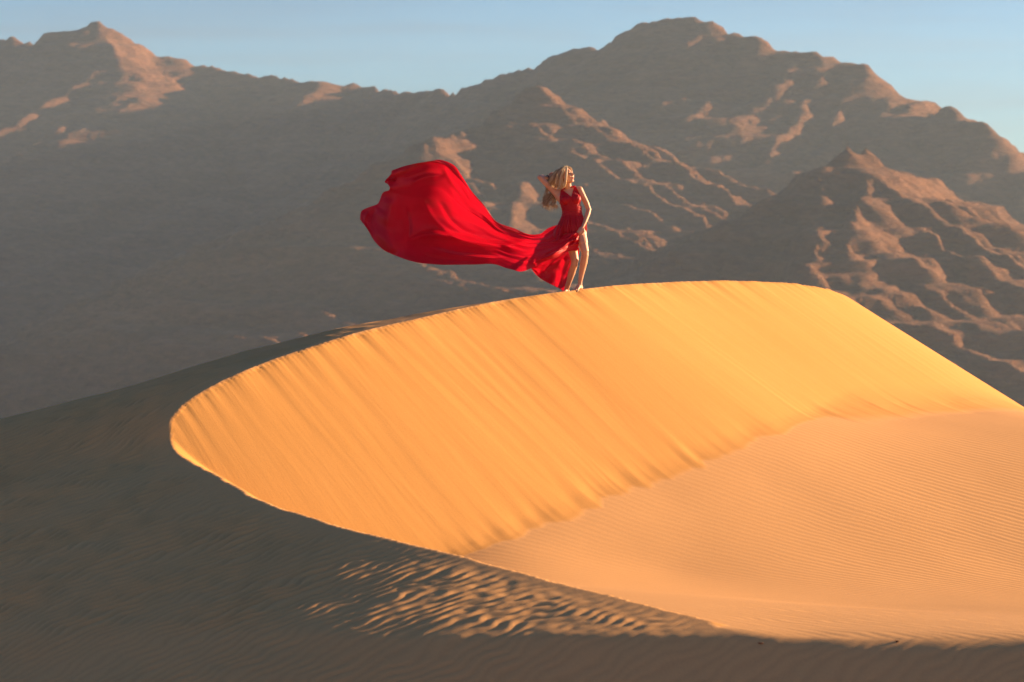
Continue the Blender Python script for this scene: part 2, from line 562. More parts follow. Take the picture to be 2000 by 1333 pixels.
# the plain that carries the dune and runs out to the mountains
px_ = axis(np.arange(-110, 111, 10.0), -7000, 7000, 1.12)
py_ = axis(np.arange(-110, 131, 10.0), -3000, 7500, 1.12)
PX, PY = np.meshgrid(px_, py_, indexing='ij')
PZ = base_terrain(PX, PY) - 0.8
plain = mesh_from('desert_plain', np.stack([PX, PY, PZ], -1).reshape(-1, 3), grid_faces(len(px_), len(py_)), MAT_SAND)
tag(plain, 'sandy plain below the dune running out to the mountains', 'plain', kind='structure')

# ------------------------------------------------------------------ mountains
def rock_material():
    m, N, L, b = new_mat('rock')
    geo = N.new('ShaderNodeNewGeometry')
    mp = N.new('ShaderNodeMapping'); mp.inputs['Scale'].default_value = (1, 1, 3.5)
    L.new(geo.outputs['Position'], mp.inputs['Vector'])
    big = n_noise(N, L, 0.006, 6, 0.62, mp.outputs['Vector'])
    fine = n_noise(N, L, 0.05, 6, 0.7, mp.outputs['Vector'])
    col = n_ramp(N, L, big.outputs['Fac'], [(0.28, (0.16, 0.078, 0.045)), (0.5, (0.215, 0.106, 0.060)), (0.72, (0.285, 0.145, 0.082))])
    fr = n_ramp(N, L, fine.outputs['Fac'], [(0.3, (0.72, 0.72, 0.74)), (0.7, (1.15, 1.13, 1.1))])
    mul = N.new('ShaderNodeMix'); mul.data_type = 'RGBA'; mul.blend_type = 'MULTIPLY'; mul.inputs['Factor'].default_value = 1
    L.new(col.outputs['Color'], mul.inputs['A']); L.new(fr.outputs['Color'], mul.inputs['B'])
    L.new(mul.outputs['Result'], b.inputs['Base Color'])
    b.inputs['Roughness'].default_value = 0.95
    b.inputs['Specular IOR Level'].default_value = 0.1
    bump = N.new('ShaderNodeBump'); bump.inputs['Strength'].default_value = 0.9; bump.inputs['Distance'].default_value = 16
    L.new(fine.outputs['Fac'], bump.inputs['Height']); L.new(bump.outputs['Normal'], b.inputs['Normal'])
    return m


MAT_ROCK = rock_material()


def ridge_surface(ridges, x, y, seed=0.0, gully=1.0):
    """heights of a massif whose crest lines are given; flanks are steep below the crest, then talus, cut by gullies"""
    z = np.full(x.size, -400.0)
    xr, yr = x.ravel(), y.ravel()
    wx = xr + 22 * fbm(xr / 260 + seed, yr / 260, 2)
    wy = yr + 22 * fbm(xr / 260 + 50, yr / 260 + seed, 2)
    for k, (pts, steep, fall, foot) in enumerate(ridges):
        c = catmull([P(*p) for p in pts], 10)
        ln = np.concatenate([[0], np.cumsum(np.linalg.norm(np.diff(c[:, :2], axis=0), axis=1))])
        crag = 5 * noise2(ln / 22, ln * 0 + k + seed) + 7 * noise2(ln / 60, ln * 0 + k + 3.3 + seed)
        h = np.empty(xr.size); cs = np.empty(xr.size); d = np.empty(xr.size)
        for s0 in range(0, xr.size, 30000):
            sl = slice(s0, s0 + 30000)
            dd = np.hypot(wx[sl, None] - c[:, 0], wy[sl, None] - c[:, 1]).astype(np.float32)
            q = (c[:, 2] + crag).astype(np.float32) - steep * foot * (1 - np.exp(-dd / foot)) - fall * dd
            i = q.argmax(1); r_ = np.arange(len(i))
            h[sl] = q[r_, i]; d[sl] = dd[r_, i]
            j = np.clip(i, 1, len(c) - 2)
            q0, q1, q2 = q[r_, j - 1], q[r_, j], q[r_, j + 1]
            den = np.minimum(q0 - 2 * q1 + q2, -1e-4)
            cs[sl] = np.interp(j + np.clip(0.5 * (q0 - q2) / den, -1, 1), np.arange(len(c)), ln)
        tg = c[-1, :2] - c[0, :2]; tg = tg / np.linalg.norm(tg)
        lat = 0.5 * (wx + xr) * tg[0] + 0.5 * (wy + yr) * tg[1]
        cs = 0.25 * cs + 0.75 * lat
        g = 1 - np.abs(noise2(cs / 95 + 3 * k + seed, d / 2200)) * 1.7
        g2 = 1 - np.abs(noise2(cs / 38 + 7 * k + seed, d / 1300)) * 1.7
        g3 = 1 - np.abs(noise2(cs / 16 + 11 * k + seed, d / 520)) * 1.7
        g4 = noise2(cs / 7 + 5 * k + seed, d / 230)
        w = 1 - np.exp(-d / 110)
        h = h + gully * w * (26 * (g - 0.5) + 11 * (g2 - 0.5) + 5 * (g3 - 0.5) + 1.5 * g4)
        z = smax(z, h, 8.0)
    z = z + 4.5 * (ridged(xr / 190 + seed, yr / 190, 5, 0.5) - 1.3) + 2.2 * fbm(xr / 24, yr / 24 + seed, 3)
    zz = z + 14 * fbm(xr / 400, yr / 400 + seed, 2)
    z = z + 3.2 * np.sin(2 * np.pi * zz / 30) + 1.3 * np.sin(2 * np.pi * zz / 11 + 1.0)
    return z.reshape(x.shape)


def massif(name, ridges, x0, x1, y0, y1, step, label, seed, gully=1.0):
    gx = np.arange(x0, x1 + 1, step); gy = np.arange(y0, y1 + 1, step)
    X, Y = np.meshgrid(gx, gy, indexing='ij')
    Z = ridge_surface(ridges, X, Y, seed, gully)
    Z = np.maximum(Z, base_terrain(X, Y) - 12)
    o = mesh_from(name, np.stack([X, Y, Z], -1).reshape(-1, 3), grid_faces(len(gx), len(gy)), MAT_ROCK)
    return tag(o, label, 'mountain', kind='structure')


main_sky = [(-500, 120, 5400), (-150, 85, 5300), (0, 80, 5200), (40, 78, 5180), (88, 82, 5150), (105, 68, 5140), (135, 62, 5120), (165, 56, 5100), (192, 47, 5080), (215, 58, 5075), (245, 72, 5075),
            (290, 95, 5075), (350, 115, 5070), (430, 131, 5050), (470, 143, 5020), (560, 149, 4950), (620, 152, 4890), (700, 165, 4930), (780, 174, 4800),
            (850, 178, 4700), (910, 178, 4620), (950, 156, 4570), (1000, 136, 4510), (1080, 112, 4430), (1130, 89, 4380), (1200, 80, 4310), (1250, 52, 4270),
            (1290, 35, 4240), (1330, 31, 4230), (1400, 46, 4190), (1450, 66, 4170), (1490, 71, 4130), (1560, 95, 4110), (1640, 115, 4090), (1690, 130, 4060),
            (1715, 160, 4070), (1760, 195, 4060), (1850, 214, 3930), (1900, 238, 3860), (1942, 250, 3820), (1955, 268, 3820), (1985, 288, 3830), (2040, 330, 3850),
            (2150, 370, 3800), (2300, 420, 3700)]
spur_a = [(1290, 40, 4235), (1330, 85, 4130), (1370, 125, 4050)]
spur_c = [(1712, 165, 4065), (1725, 215, 3960), (1745, 270, 3850)]
spur_d = [(200, 55, 5075), (215, 85, 5000), (225, 115, 4930)]
massif('mountain_ridge', [(main_sky, 0.42, 0.40, 260), (spur_a, 0.3, 0.5, 90), (spur_c, 0.3, 0.5, 90), (spur_d, 0.3, 0.6, 60)], -1500, 1500, 2900, 6000, 9.0,
       'broad shaded mountain ridge with two peaks filling the background', 1.7, 1.35)
mid = [(780, 330, 3080), (860, 256, 3200), (930, 262, 3260), (985, 285, 3310), (1010, 240, 3340), (1032, 200, 3370), (1056, 166, 3390), (1072, 190, 3410), (1100, 215, 3440), (1165, 238, 3520), (1180, 262, 3540), (1240, 284, 3610),
       (1330, 303, 3720), (1400, 343, 3800), (1480, 370, 3900), (1600, 400, 4000)]
mid2 = [(1032, 200, 3370), (1010, 290, 3230), (1020, 370, 3080), (1000, 440, 2950)]
mid3 = [(1205, 272, 3570), (1222, 315, 3470), (1236, 380, 3370)]
mid4 = [(1318, 300, 3705), (1338, 335, 3620), (1352, 385, 3530)]
massif('rocky_foothill', [(mid, 0.5, 0.42, 100), (mid2, 0.4, 0.5, 60), (mid3, 0.5, 0.6, 60), (mid4, 0.5, 0.6, 60)], -700, 900, 2400, 4300, 5.5,
       'lower craggy foothill with sunlit spurs right behind the woman', 4.1, 1.25)
right = [(1250, 520, 2450), (1350, 470, 2500), (1480, 400, 2570), (1580, 350, 2630), (1690, 293, 2700), (1740, 315, 2740), (1820, 350, 2800), (1900, 390, 2860), (2000, 450, 2940), (2150, 520, 3050), (2400, 620, 3200)]
right2 = [(1830, 354, 2805), (1800, 430, 2650), (1765, 500, 2500), (1720, 545, 2400), (1640, 600, 2300)]
right3 = [(1600, 345, 2640), (1590, 430, 2500), (1560, 520, 2350)]
right4 = [(1950, 418, 2900), (1940, 500, 2700), (1900, 580, 2500)]
right5 = [(1700, 296, 2705), (1680, 390, 2560), (1640, 480, 2420)]
massif('rocky_foothill.001', [(right, 0.5, 0.40, 100), (right2, 0.4, 0.5, 70), (right3, 0.4, 0.5, 50), (right4, 0.4, 0.5, 50), (right5, 0.4, 0.5, 50)], -200, 1300, 1800, 3600, 5.5,
       'nearer reddish foothill with sunlit gullied flank above the right end of the dune', 8.9, 1.25)

# ------------------------------------------------------------------ small stones on the sand
def stone_at(px, py, y, size, label, flat=0.55):
    r = P(px, py, 1.0)
    yy = np.linspace(y - 3, y + 3, 1201)
    h = dune_height(r[0] * yy, yy)[0] - r[2] * yy
    k = np.where(h[1:] * h[:-1] <= 0)[0]
    yv = yy[k[0]] if len(k) else y
    p = np.array([r[0] * yv, yv, float(dune_height(np.array([r[0] * yv]), np.array([yv]))[0][0])])
    bm = bmesh.new()
    bmesh.ops.create_icosphere(bm, subdivisions=2, radius=size)
    for v in bm.verts:
        c = v.co.normalized()
        k_ = 1 + 0.28 * float(noise2(c.x * 1.7 + px, c.y * 1.7 + c.z * 2.1))
        v.co = Vector((v.co.x * k_ * 1.3, v.co.y * k_, v.co.z * k_ * flat))
    me = bpy.data.meshes.new('pebble'); bm.to_mesh(me); bm.free()
    me.materials.append(MAT_ROCK)
    o = bpy.data.objects.new('pebble', me); COL.objects.link(o)
    o.location = (p[0], p[1], p[2] + size * 0.2)
    o.rotation_euler = (0, 0, px)
    tag(o, label, 'stone', 'small stones lying on the sand')


stone_at(1752, 1254, 17.9, 0.013, 'dark pebble just below the shadow edge at lower right')
stone_at(1486, 1257, 18.0, 0.017, 'flat dark pebble in the shadow below the tip of the lit ripples', 0.3)

# ------------------------------------------------------------------ the woman
D0 = 33.08                                        # distance at which she stands
SC = 1 / 4.443


def zw(zx, zy, dy=0.0):
    """a point on the woman: position in an enlarged detail of the photo, depth relative to her middle"""
    return P(1000 + zx * SC, 300 + zy * SC, D0 + dy)


_foot = zw(540, 1180)
_gz = float(dune_height(np.array([_foot[0]]), np.array([_foot[1]]))[0][0])
ROOT = np.array([_foot[0], _foot[1], _gz])
person = bpy.data.objects.new('person', None)
COL.objects.link(person)
person.location = tuple(ROOT)
person.empty_display_size = 0.3
tag(person, 'woman in a billowing red dress on the dune crest, arm raised to blonde hair', 'person')


def V(zx, zy, dy=0.0):
    return zw(zx, zy, dy) - ROOT


def Q(px, py, dy=0.0):
    return P(px, py, D0 + dy) - ROOT


class MeshBag:
    def __init__(self):
        self.v, self.f = [], []

    def add(self, v, f):
        n = len(self.v)
        self.v += [tuple(map(float, p)) for p in v]
        self.f += [tuple(i + n for i in q) for q in f]

    def rings(self, rings, close=True):
        n = len(rings[0]); v = [p for r in rings for p in r]; f = []
        for i in range(len(rings) - 1):
            for j in range(n):
                a, b = i * n + j, i * n + (j + 1) % n
                f.append((a, b, b + n, a + n))
        if close:
            f.append(tuple(reversed(range(n)))); f.append(tuple(range((len(rings) - 1) * n, len(rings) * n)))
        self.add(v, f)

    def capsule(self, p0, r0, p1, r1, seg=14):
        p0, p1 = np.array(p0, float), np.array(p1, float)
        ax = p1 - p0; L = np.linalg.norm(ax); ax = ax / max(L, 1e-9)
        a = np.cross(ax, [0, 0, 1.0]) if abs(ax[2]) < 0.9 else np.cross(ax, [1.0, 0, 0])
        a /= np.linalg.norm(a); b = np.cross(ax, a)
        rings = []
        for k in (-80, -50, -20):
            c = math.radians(k); rings.append((p0 + ax * r0 * math.sin(c), r0 * math.cos(c)))
        for k in (20, 50, 80):
            c = math.radians(k); rings.append((p1 + ax * r1 * math.sin(c), r1 * math.cos(c)))
        self.rings([[c + r * (math.cos(t) * a + math.sin(t) * b) for t in np.linspace(0, 2 * math.pi, seg, endpoint=False)] for c, r in rings])

    def limb(self, pts, seg=14):
        for (p0, r0), (p1, r1) in zip(pts[:-1], pts[1:]):
            self.capsule(p0, r0, p1, r1, seg)

    def ellipsoid(self, c, axes, radii, nu=12, nv=18):
        c = np.array(c, float); A = [np.array(a, float) for a in axes]
        rings = []
        for i in range(1, nu):
            ph = -math.pi / 2 + math.pi * i / nu
            rings.append([c + radii[2] * math.sin(ph) * A[2] + math.cos(ph) * (radii[0] * math.cos(t) * A[0] + radii[1] * math.sin(t) * A[1])
                          for t in np.linspace(0, 2 * math.pi, nv, endpoint=False)])
        self.rings(rings)

    def tube(self, pts, radii, seg=6):
        pts = [np.array(p, float) for p in pts]
        rings = []
        prev = None
        for i, p in enumerate(pts):
            t = pts[min(i + 1, len(pts) - 1)] - pts[max(i - 1, 0)]
            t = t / max(np.linalg.norm(t), 1e-9)
            a = prev if prev is not None else (np.cross(t, [0, 1, 0.01]))
            a = a - t * np.dot(a, t); a = a / max(np.linalg.norm(a), 1e-9); prev = a
            b = np.cross(t, a)
            rings.append([p + radii[i] * (math.cos(q) * a + math.sin(q) * b) for q in np.linspace(0, 2 * math.pi, seg, endpoint=False)])
        self.rings(rings)

    def build(self, name, mat, parent=person, smooth=True):
        return mesh_from(name, self.v, self.f, mat, parent, smooth)


def skin_material():
    m, N, L, b = new_mat('skin')
    geo = N.new('ShaderNodeNewGeometry')
    t = n_noise(N, L, 9, 3, 0.6, geo.outputs['Position'])
    c = n_ramp(N, L, t.outputs['Fac'], [(0.3, (0.50, 0.265, 0.17)), (0.7, (0.58, 0.325, 0.215))])
    L.new(c.outputs['Color'], b.inputs['Base Color'])
    b.inputs['Roughness'].default_value = 0.48
    b.inputs['Subsurface Weight'].default_value = 0.15
    b.inputs['Subsurface Radius'].default_value = (0.012, 0.005, 0.003)
    b.inputs['Subsurface Scale'].default_value = 1.0
    return m


def silk_material():
    m, N, L, b = new_mat('red_silk')
    out = [n for n in N if n.type == 'OUTPUT_MATERIAL'][0]
    geo = N.new('ShaderNodeNewGeometry')
    t = n_noise(N, L, 3.0, 3, 0.5, geo.outputs['Position'])
    c = n_ramp(N, L, t.outputs['Fac'], [(0.3, (0.40, 0.002, 0.014)), (0.7, (0.50, 0.003, 0.020))])
    L.new(c.outputs['Color'], b.inputs['Base Color'])
    b.inputs['Roughness'].default_value = 0.5
    b.inputs['Specular IOR Level'].default_value = 0.3
    b.inputs['Sheen Weight'].default_value = 0.08
    b.inputs['Sheen Tint'].default_value = (1, 0.35, 0.4, 1)
    tr = N.new('ShaderNodeBsdfTranslucent')
    tr.inputs['Color'].default_value = (0.80, 0.008, 0.035, 1)
    mx = N.new('ShaderNodeMixShader'); mx.inputs['Fac'].default_value = 0.28
    L.new(b.outputs['BSDF'], mx.inputs[1]); L.new(tr.outputs['BSDF'], mx.inputs[2])
    L.new(mx.outputs['Shader'], out.inputs['Surface'])
    bump = N.new('ShaderNodeBump'); bump.inputs['Strength'].default_value = 0.25; bump.inputs['Distance'].default_value = 0.01
    w = n_noise(N, L, 14, 3, 0.6, geo.outputs['Position'])
    L.new(w.outputs['Fac'], bump.inputs['Height'])
    L.new(bump.outputs['Normal'], b.inputs['Normal'])
    return m


def hair_material():
    m, N, L, b = new_mat('blonde_hair')
    a = N.new('ShaderNodeAttribute'); a.attribute_name = 'strand'
    c = n_ramp(N, L, a.outputs['Fac'], [(0.0, (0.16, 0.10, 0.048)), (0.45, (0.42, 0.28, 0.145)), (1.0, (0.72, 0.56, 0.34))])
    L.new(c.outputs['Color'], b.inputs['Base Color'])
    b.inputs['Roughness'].default_value = 0.42
    return m


def plain_material(name, col, rough=0.5, metal=0.0):
    m, N, L, b = new_mat(name)
    geo = N.new('ShaderNodeNewGeometry')
    t = n_noise(N, L, 60, 2, 0.5, geo.outputs['Position'])
    c = n_ramp(N, L, t.outputs['Fac'], [(0.3, tuple(0.85 * x for x in col)), (0.7, tuple(min(1, 1.1 * x) for x in col))])
    L.new(c.outputs['Color'], b.inputs['Base Color'])
    b.inputs['Roughness'].default_value = rough; b.inputs['Metallic'].default_value = metal
    return m


MAT_SKIN, MAT_SILK, MAT_HAIR = skin_material(), silk_material(), hair_material()
MAT_LIP = plain_material('lip_skin', (0.45, 0.10, 0.09), 0.4)
MAT_BROW = plain_material('brow_hair', (0.10, 0.055, 0.03), 0.7)
MAT_EYE = plain_material('eyelashes', (0.03, 0.02, 0.015), 0.5)
MAT_BAND = plain_material('dark_band', (0.03, 0.02, 0.025), 0.5)

nrm = lambda a: np.array(a, float) / np.linalg.norm(a)
# head frame: turned to her left (picture right), chin lifted
hf = nrm((0.74, -0.58, 0.38))
hu = np.array([-0.16, 0.10, 1.0]); hu = nrm(hu - hf * np.dot(hu, hf))
hr = np.cross(hf, hu)                              # her right
HC = V(478, 198, -0.02)
H = lambda r, f, u: HC + r * hr + f * hf + u * hu

torso_rings = [  # zx centre, zy, rx, ry, dy
    (520, 690, 0.130, 0.105, 0.0), (520, 655, 0.172, 0.122, 0.0), (522, 620, 0.172, 0.122, 0.0), (524, 580, 0.150, 0.108, 0.0), (523, 545, 0.128, 0.094, 0.0),
    (521, 505, 0.120, 0.088, 0.0), (514, 465, 0.126, 0.092, 0.0), (505, 425, 0.138, 0.100, 0.0), (498, 390, 0.150, 0.102, 0.0), (493, 360, 0.156, 0.098, 0.01),
    (490, 335, 0.140, 0.086, 0.015), (488, 318, 0.095, 0.068, 0.02), (487, 305, 0.058, 0.055, 0.02)]


def torso_ring(zy, grow=0.0, n=40, flare=None):
    k = [r[1] for r in torso_rings][::-1]
    ip = lambda i: float(np.interp(zy, k, [r[i] for r in torso_rings][::-1]))
    c = V(ip(0), zy, ip(4)); rx, ry = ip(2) + grow, ip(3) + grow
    return c, rx, ry


body = MeshBag()
body.rings([[V(r[0], r[1], r[4]) + np.array([r[2] * math.cos(t), r[3] * math.sin(t), 0.0]) for t in np.linspace(0, 2 * math.pi, 28, endpoint=False)] for r in torso_rings[::-1]])
# bust, shoulders, neck
body.ellipsoid(V(462, 402, -0.075), ((1, 0, 0), (0, 1, 0), (0, 0, 1)), (0.062, 0.055, 0.062))
body.ellipsoid(V(556, 396, -0.072), ((1, 0, 0), (0, 1, 0), (0, 0, 1)), (0.060, 0.055, 0.062))
body.limb([(V(487, 325, 0.01), 0.054), (V(486, 300, 0.0), 0.050), (H(0, -0.02, -0.07), 0.050)])
body.limb([(V(487, 322, 0.02), 0.045), (V(545, 312, 0.015), 0.046), (V(586, 316, 0.01), 0.050)])
body.limb([(V(487, 326, 0.02), 0.045), (V(430, 335, 0.02), 0.050), (V(385, 345, 0.02), 0.056)])
body.limb([(V(440, 400, 0.02), 0.075), (V(405, 370, 0.02), 0.058)])
# her left arm, hanging, hand gathering the skirt
body.limb([(V(586, 316, 0.01), 0.051), (V(612, 365, 0.012), 0.045), (V(645, 430, 0.02), 0.040), (V(666, 487, 0.02), 0.036)])
body.limb([(V(666, 487, 0.02), 0.036), (V(655, 530, -0.01), 0.038), (V(632, 595, -0.07), 0.030), (V(614, 636, -0.11), 0.0235)])
# her right arm, raised, forearm folded behind the head
body.limb([(V(385, 345, 0.02), 0.054), (V(345, 305, 0.01), 0.046), (V(290, 255, -0.01), 0.041), (V(242, 208, -0.015), 0.035)])
body.limb([(V(242, 208, -0.015), 0.035), (V(262, 206, 0.06), 0.036), (V(290, 211, 0.14), 0.029), (V(312, 212, 0.19), 0.023)])


def hand(wrist, fwd, side, normal, curl, scale=1.0, spread=0.10):
    """palm, four unequal fingers with two bends each, thumb from the side; curl in radians per joint"""
    fwd, side, normal = nrm(fwd), nrm(side), nrm(normal)
    s = scale
    pc = wrist + fwd * 0.052 * s
    body.ellipsoid(pc, (side, normal, fwd), (0.036 * s, 0.015 * s, 0.052 * s))
    body.capsule(wrist, 0.022 * s, wrist + fwd * 0.03 * s, 0.024 * s)
    for k, (off, ln) in enumerate(((-0.027, 0.068), (-0.009, 0.078), (0.009, 0.073), (0.026, 0.057))):
        p = wrist + fwd * 0.085 * s + side * off * s
        d = nrm(fwd + side * off * spread * 10)
        body.capsule(pc + side * off * s * 0.8, 0.0105 * s, p, 0.0095 * s, 8)
        ang = 0.0
        for j, frac in enumerate((0.45, 0.31, 0.24)):
            ang += curl[j]
            dd = nrm(d * math.cos(ang) + normal * math.sin(ang))
            q = p + dd * ln * s * frac
            body.capsule(p, (0.0095 - 0.0008 * j) * s, q, (0.0088 - 0.001 * j) * s, 8)
            p = q
    tb = wrist + fwd * 0.025 * s - side * 0.030 * s
    t1 = tb + nrm(fwd * 0.7 - side * 0.65 + normal * 0.3) * 0.036 * s
    t2 = t1 + nrm(fwd * 0.95 - side * 0.1 + normal * 0.45) * 0.030 * s
    t3 = t2 + nrm(fwd * 0.9 + side * 0.2 + normal * 0.5) * 0.024 * s
    body.capsule(tb, 0.014 * s, t1, 0.0115 * s, 8); body.capsule(t1, 0.0115 * s, t2, 0.010 * s, 8); body.capsule(t2, 0.010 * s, t3, 0.0085 * s, 8)


wl_ = V(614, 636, -0.11)
hd = nrm(V(578, 690, -0.155) - wl_)
hand(wl_, hd, np.cross(hd, nrm((-0.35, -0.9, -0.2))), nrm((-0.35, 0.75, -0.25)), (0.5, 0.8, 0.6), 0.95)
wr_ = V(312, 212, 0.19)
hd2 = nrm(V(372, 190, 0.13) - wr_)
hand(wr_, hd2, np.cross(hd2, nrm((0.2, -0.9, 0.25))) * 1.0, nrm((0.25, -0.9, 0.0)), (0.25, 0.35, 0.3), 0.95)


# legs
body.limb([(V(572, 640, 0.0), 0.098), (V(590, 690, -0.03), 0.094), (V(612, 770, -0.085), 0.075), (V(632, 845, -0.12), 0.056)])
body.limb([(V(632, 845, -0.12), 0.056), (V(634, 880, -0.115), 0.050), (V(622, 945, -0.085), 0.056), (V(606, 1030, -0.06), 0.042), (V(592, 1110, -0.045), 0.030), (V(590, 1140, -0.04), 0.032)])
body.limb([(V(478, 650, 0.01), 0.100), (V(500, 730, 0.0), 0.092), (V(528, 840, -0.03), 0.070), (V(545, 925, -0.05), 0.054)])
body.limb([(V(545, 925, -0.05), 0.054), (V(540, 965, -0.045), 0.050), (V(518, 1035, 0.03), 0.054), (V(496, 1110, 0.11), 0.040), (V(478, 1170, 0.18), 0.031), (V(476, 1192, 0.20), 0.033)])


def foot(ankle, toe_dir, length, heel_lift):
    d = nrm((toe_dir[0], toe_dir[1], 0)); sd = np.array([-d[1], d[0], 0])
    ax, ay = ankle[0], ankle[1]

    def gr(p):
        x, y = ROOT[0] + p[0], ROOT[1] + p[1]
        return float(dune_height(np.array([x]), np.array([y]))[0][0]) - ROOT[2]
    heel = np.array([ax, ay, 0]) - d * 0.035; ball = np.array([ax, ay, 0]) + d * (length - 0.085)
    heel[2] = gr(heel) + 0.012 + heel_lift; ball[2] = gr(ball) + 0.006
    mid = (heel + ball) / 2; mid[2] = max(heel[2], ball[2]) * 0.5 + min(heel[2], ball[2]) * 0.5 + 0.025
    body.capsule(ankle, 0.032, heel, 0.028); body.capsule(heel, 0.028, mid, 0.032); body.capsule(ankle, 0.032, mid, 0.032)
    body.capsule(mid - sd * 0.008, 0.030, ball - sd * 0.016, 0.021); body.capsule(mid + sd * 0.01, 0.026, ball + sd * 0.02, 0.017)
    for k, (o, l, r) in enumerate(((-0.030, 0.055, 0.0125), (-0.012, 0.052, 0.010), (0.003, 0.046, 0.009), (0.017, 0.038, 0.0085), (0.030, 0.028, 0.008))):
        a0 = ball + sd * o; a1 = a0 + d * l; a1[2] = gr(a1) + 0.002
        body.capsule(a0, r * 1.1, a1, r, 8)


foot(V(590, 1142, -0.03), (-0.42, -0.80), 0.20, 0.012)
foot(V(476, 1192, 0.20), (-0.5, -0.75), 0.215, 0.0)

# head
body.ellipsoid(H(0, -0.012, 0.028), (hr, hf, hu), (0.073, 0.094, 0.088), 16, 24)
body.ellipsoid(H(0, 0.022, -0.028), (hr, hf, hu), (0.060, 0.064, 0.080), 16, 24)
body.ellipsoid(H(0, 0.052, -0.088), (hr, hf, hu), (0.026, 0.026, 0.022))
for sx in (-1, 1):
    body.capsule(H(0.052 * sx, -0.005, -0.065), 0.022, H(0.014 * sx, 0.055, -0.092), 0.018)
    body.ellipsoid(H(0.034 * sx, 0.062, -0.022), (hr, hf, hu), (0.024, 0.022, 0.024))
    body.ellipsoid(H(0.030 * sx, 0.070, 0.030), (hr, hf, hu), (0.026, 0.014, 0.010))
    body.ellipsoid(H(0.075 * sx, -0.012, -0.005), (hr, hf, hu), (0.010, 0.019, 0.032))
body.capsule(H(0, 0.080, 0.022), 0.0085, H(0, 0.106, -0.022), 0.0125)
body.capsule(H(-0.009, 0.094, -0.026), 0.009, H(0.009, 0.094, -0.026), 0.009)
body.ellipsoid(H(0, 0.082, -0.052), (hr, hf, hu), (0.024, 0.012, 0.008))
body.ellipsoid(H(0, 0.079, -0.065), (hr, hf, hu), (0.020, 0.012, 0.008))

tmp = body.build('body_parts', None, None)
rm = tmp.modifiers.new('r', 'REMESH'); rm.mode = 'VOXEL'; rm.voxel_size = 0.0045; rm.use_smooth_shade = True
sm = tmp.modifiers.new('s', 'SMOOTH'); sm.factor = 0.5; sm.iterations = 5
dg = bpy.context.evaluated_depsgraph_get()
bm_ = bpy.data.meshes.new_from_object(tmp.evaluated_get(dg))
old = tmp.data
bpy.data.objects.remove(tmp); bpy.data.meshes.remove(old)
bm_.name = 'body'
bm_.materials.clear(); bm_.materials.append(MAT_SKIN)
body_o = bpy.data.objects.new('body', bm_); COL.objects.link(body_o); body_o.parent = person

# features of the face
bag = MeshBag(); bag.ellipsoid(H(0, 0.0885, -0.053), (hr, hf, hu), (0.021, 0.0075, 0.0052), 8, 12); bag.ellipsoid(H(0, 0.0865, -0.0635), (hr, hf, hu), (0.018, 0.0080, 0.0062), 8, 12)
bag.build('lips', MAT_LIP)
for sx in (-1, 1):
    bag = MeshBag(); bag.ellipsoid(H(0.031 * sx, 0.0785, 0.0105), (hr, hf, hu), (0.0145, 0.006, 0.0045), 8, 12); bag.build('closed_eye', MAT_EYE)
    bag = MeshBag(); bag.tube([H(0.014 * sx, 0.086, 0.031), H(0.032 * sx, 0.083, 0.037), H(0.050 * sx, 0.068, 0.031)], [0.003, 0.0038, 0.0018]); bag.build('eyebrow', MAT_BROW)

# ---- dress -----------------------------------------------------------
nv_ = len(bm_.vertices)
co = np.empty(nv_ * 3, np.float32); bm_.vertices.foreach_get('co', co); co = co.reshape(-1, 3).astype(float)
no = np.empty(nv_ * 3, np.float32); bm_.vertices.foreach_get('normal', no); no = no.reshape(-1, 3).astype(float)
polys = np.array([tuple(p.vertices) for p in bm_.polygons])
wco = co + ROOT
# back to detail-picture coordinates
_rel = wco
_den = _rel[:, 1] * _cp - _rel[:, 2] * _sp
zx_ = (CX + F_PX * _rel[:, 0] / _den - 1000) / SC
zy_ = (CY - F_PX * (_rel[:, 1] * _sp + _rel[:, 2] * _cp) / _den - 300) / SC


def cloth_from_body(name, poly, ymax, offset, wr):
    m = in_poly(zx_, zy_, poly) & (co[:, 1] - ROOT[1] * 0 < ymax)
    keep = m[polys].all(1)
    pf = polys[keep]
    used = np.unique(pf)
    idx = -np.ones(nv_, int); idx[used] = np.arange(len(used))
    w = wr * (np.sin(zx_[used] * 0.42 + zy_[used] * 0.12) + 0.6 * np.sin(zx_[used] * 0.77 - zy_[used] * 0.2))
    v = co[used] + no[used] * (offset + w)[:, None]
    return mesh_from(name, v, idx[pf], MAT_SILK, person)


bodice_poly = [(424, 312), (446, 322), (478, 345), (512, 374), (524, 335), (536, 292), (546, 280), (566, 305), (590, 350), (600, 392), (592, 420), (588, 470), (640, 480), (400, 480), (408, 450), (418, 430), (416, 380)]
cloth_from_body('bodice', bodice_poly, 0.02, 0.008, 0.0016)
bag = MeshBag()
bag.tube([V(434, 318, -0.075), V(446, 308, -0.05), V(458, 300, -0.02), V(470, 292, 0.05)], [0.012, 0.010, 0.009, 0.008])
bag.tube([V(546, 286, -0.055), V(532, 288, -0.05), V(515, 292, -0.03), V(500, 290, 0.05)], [0.012, 0.010, 0.009, 0.008])
bag.build('halter_strap', MAT_SILK)


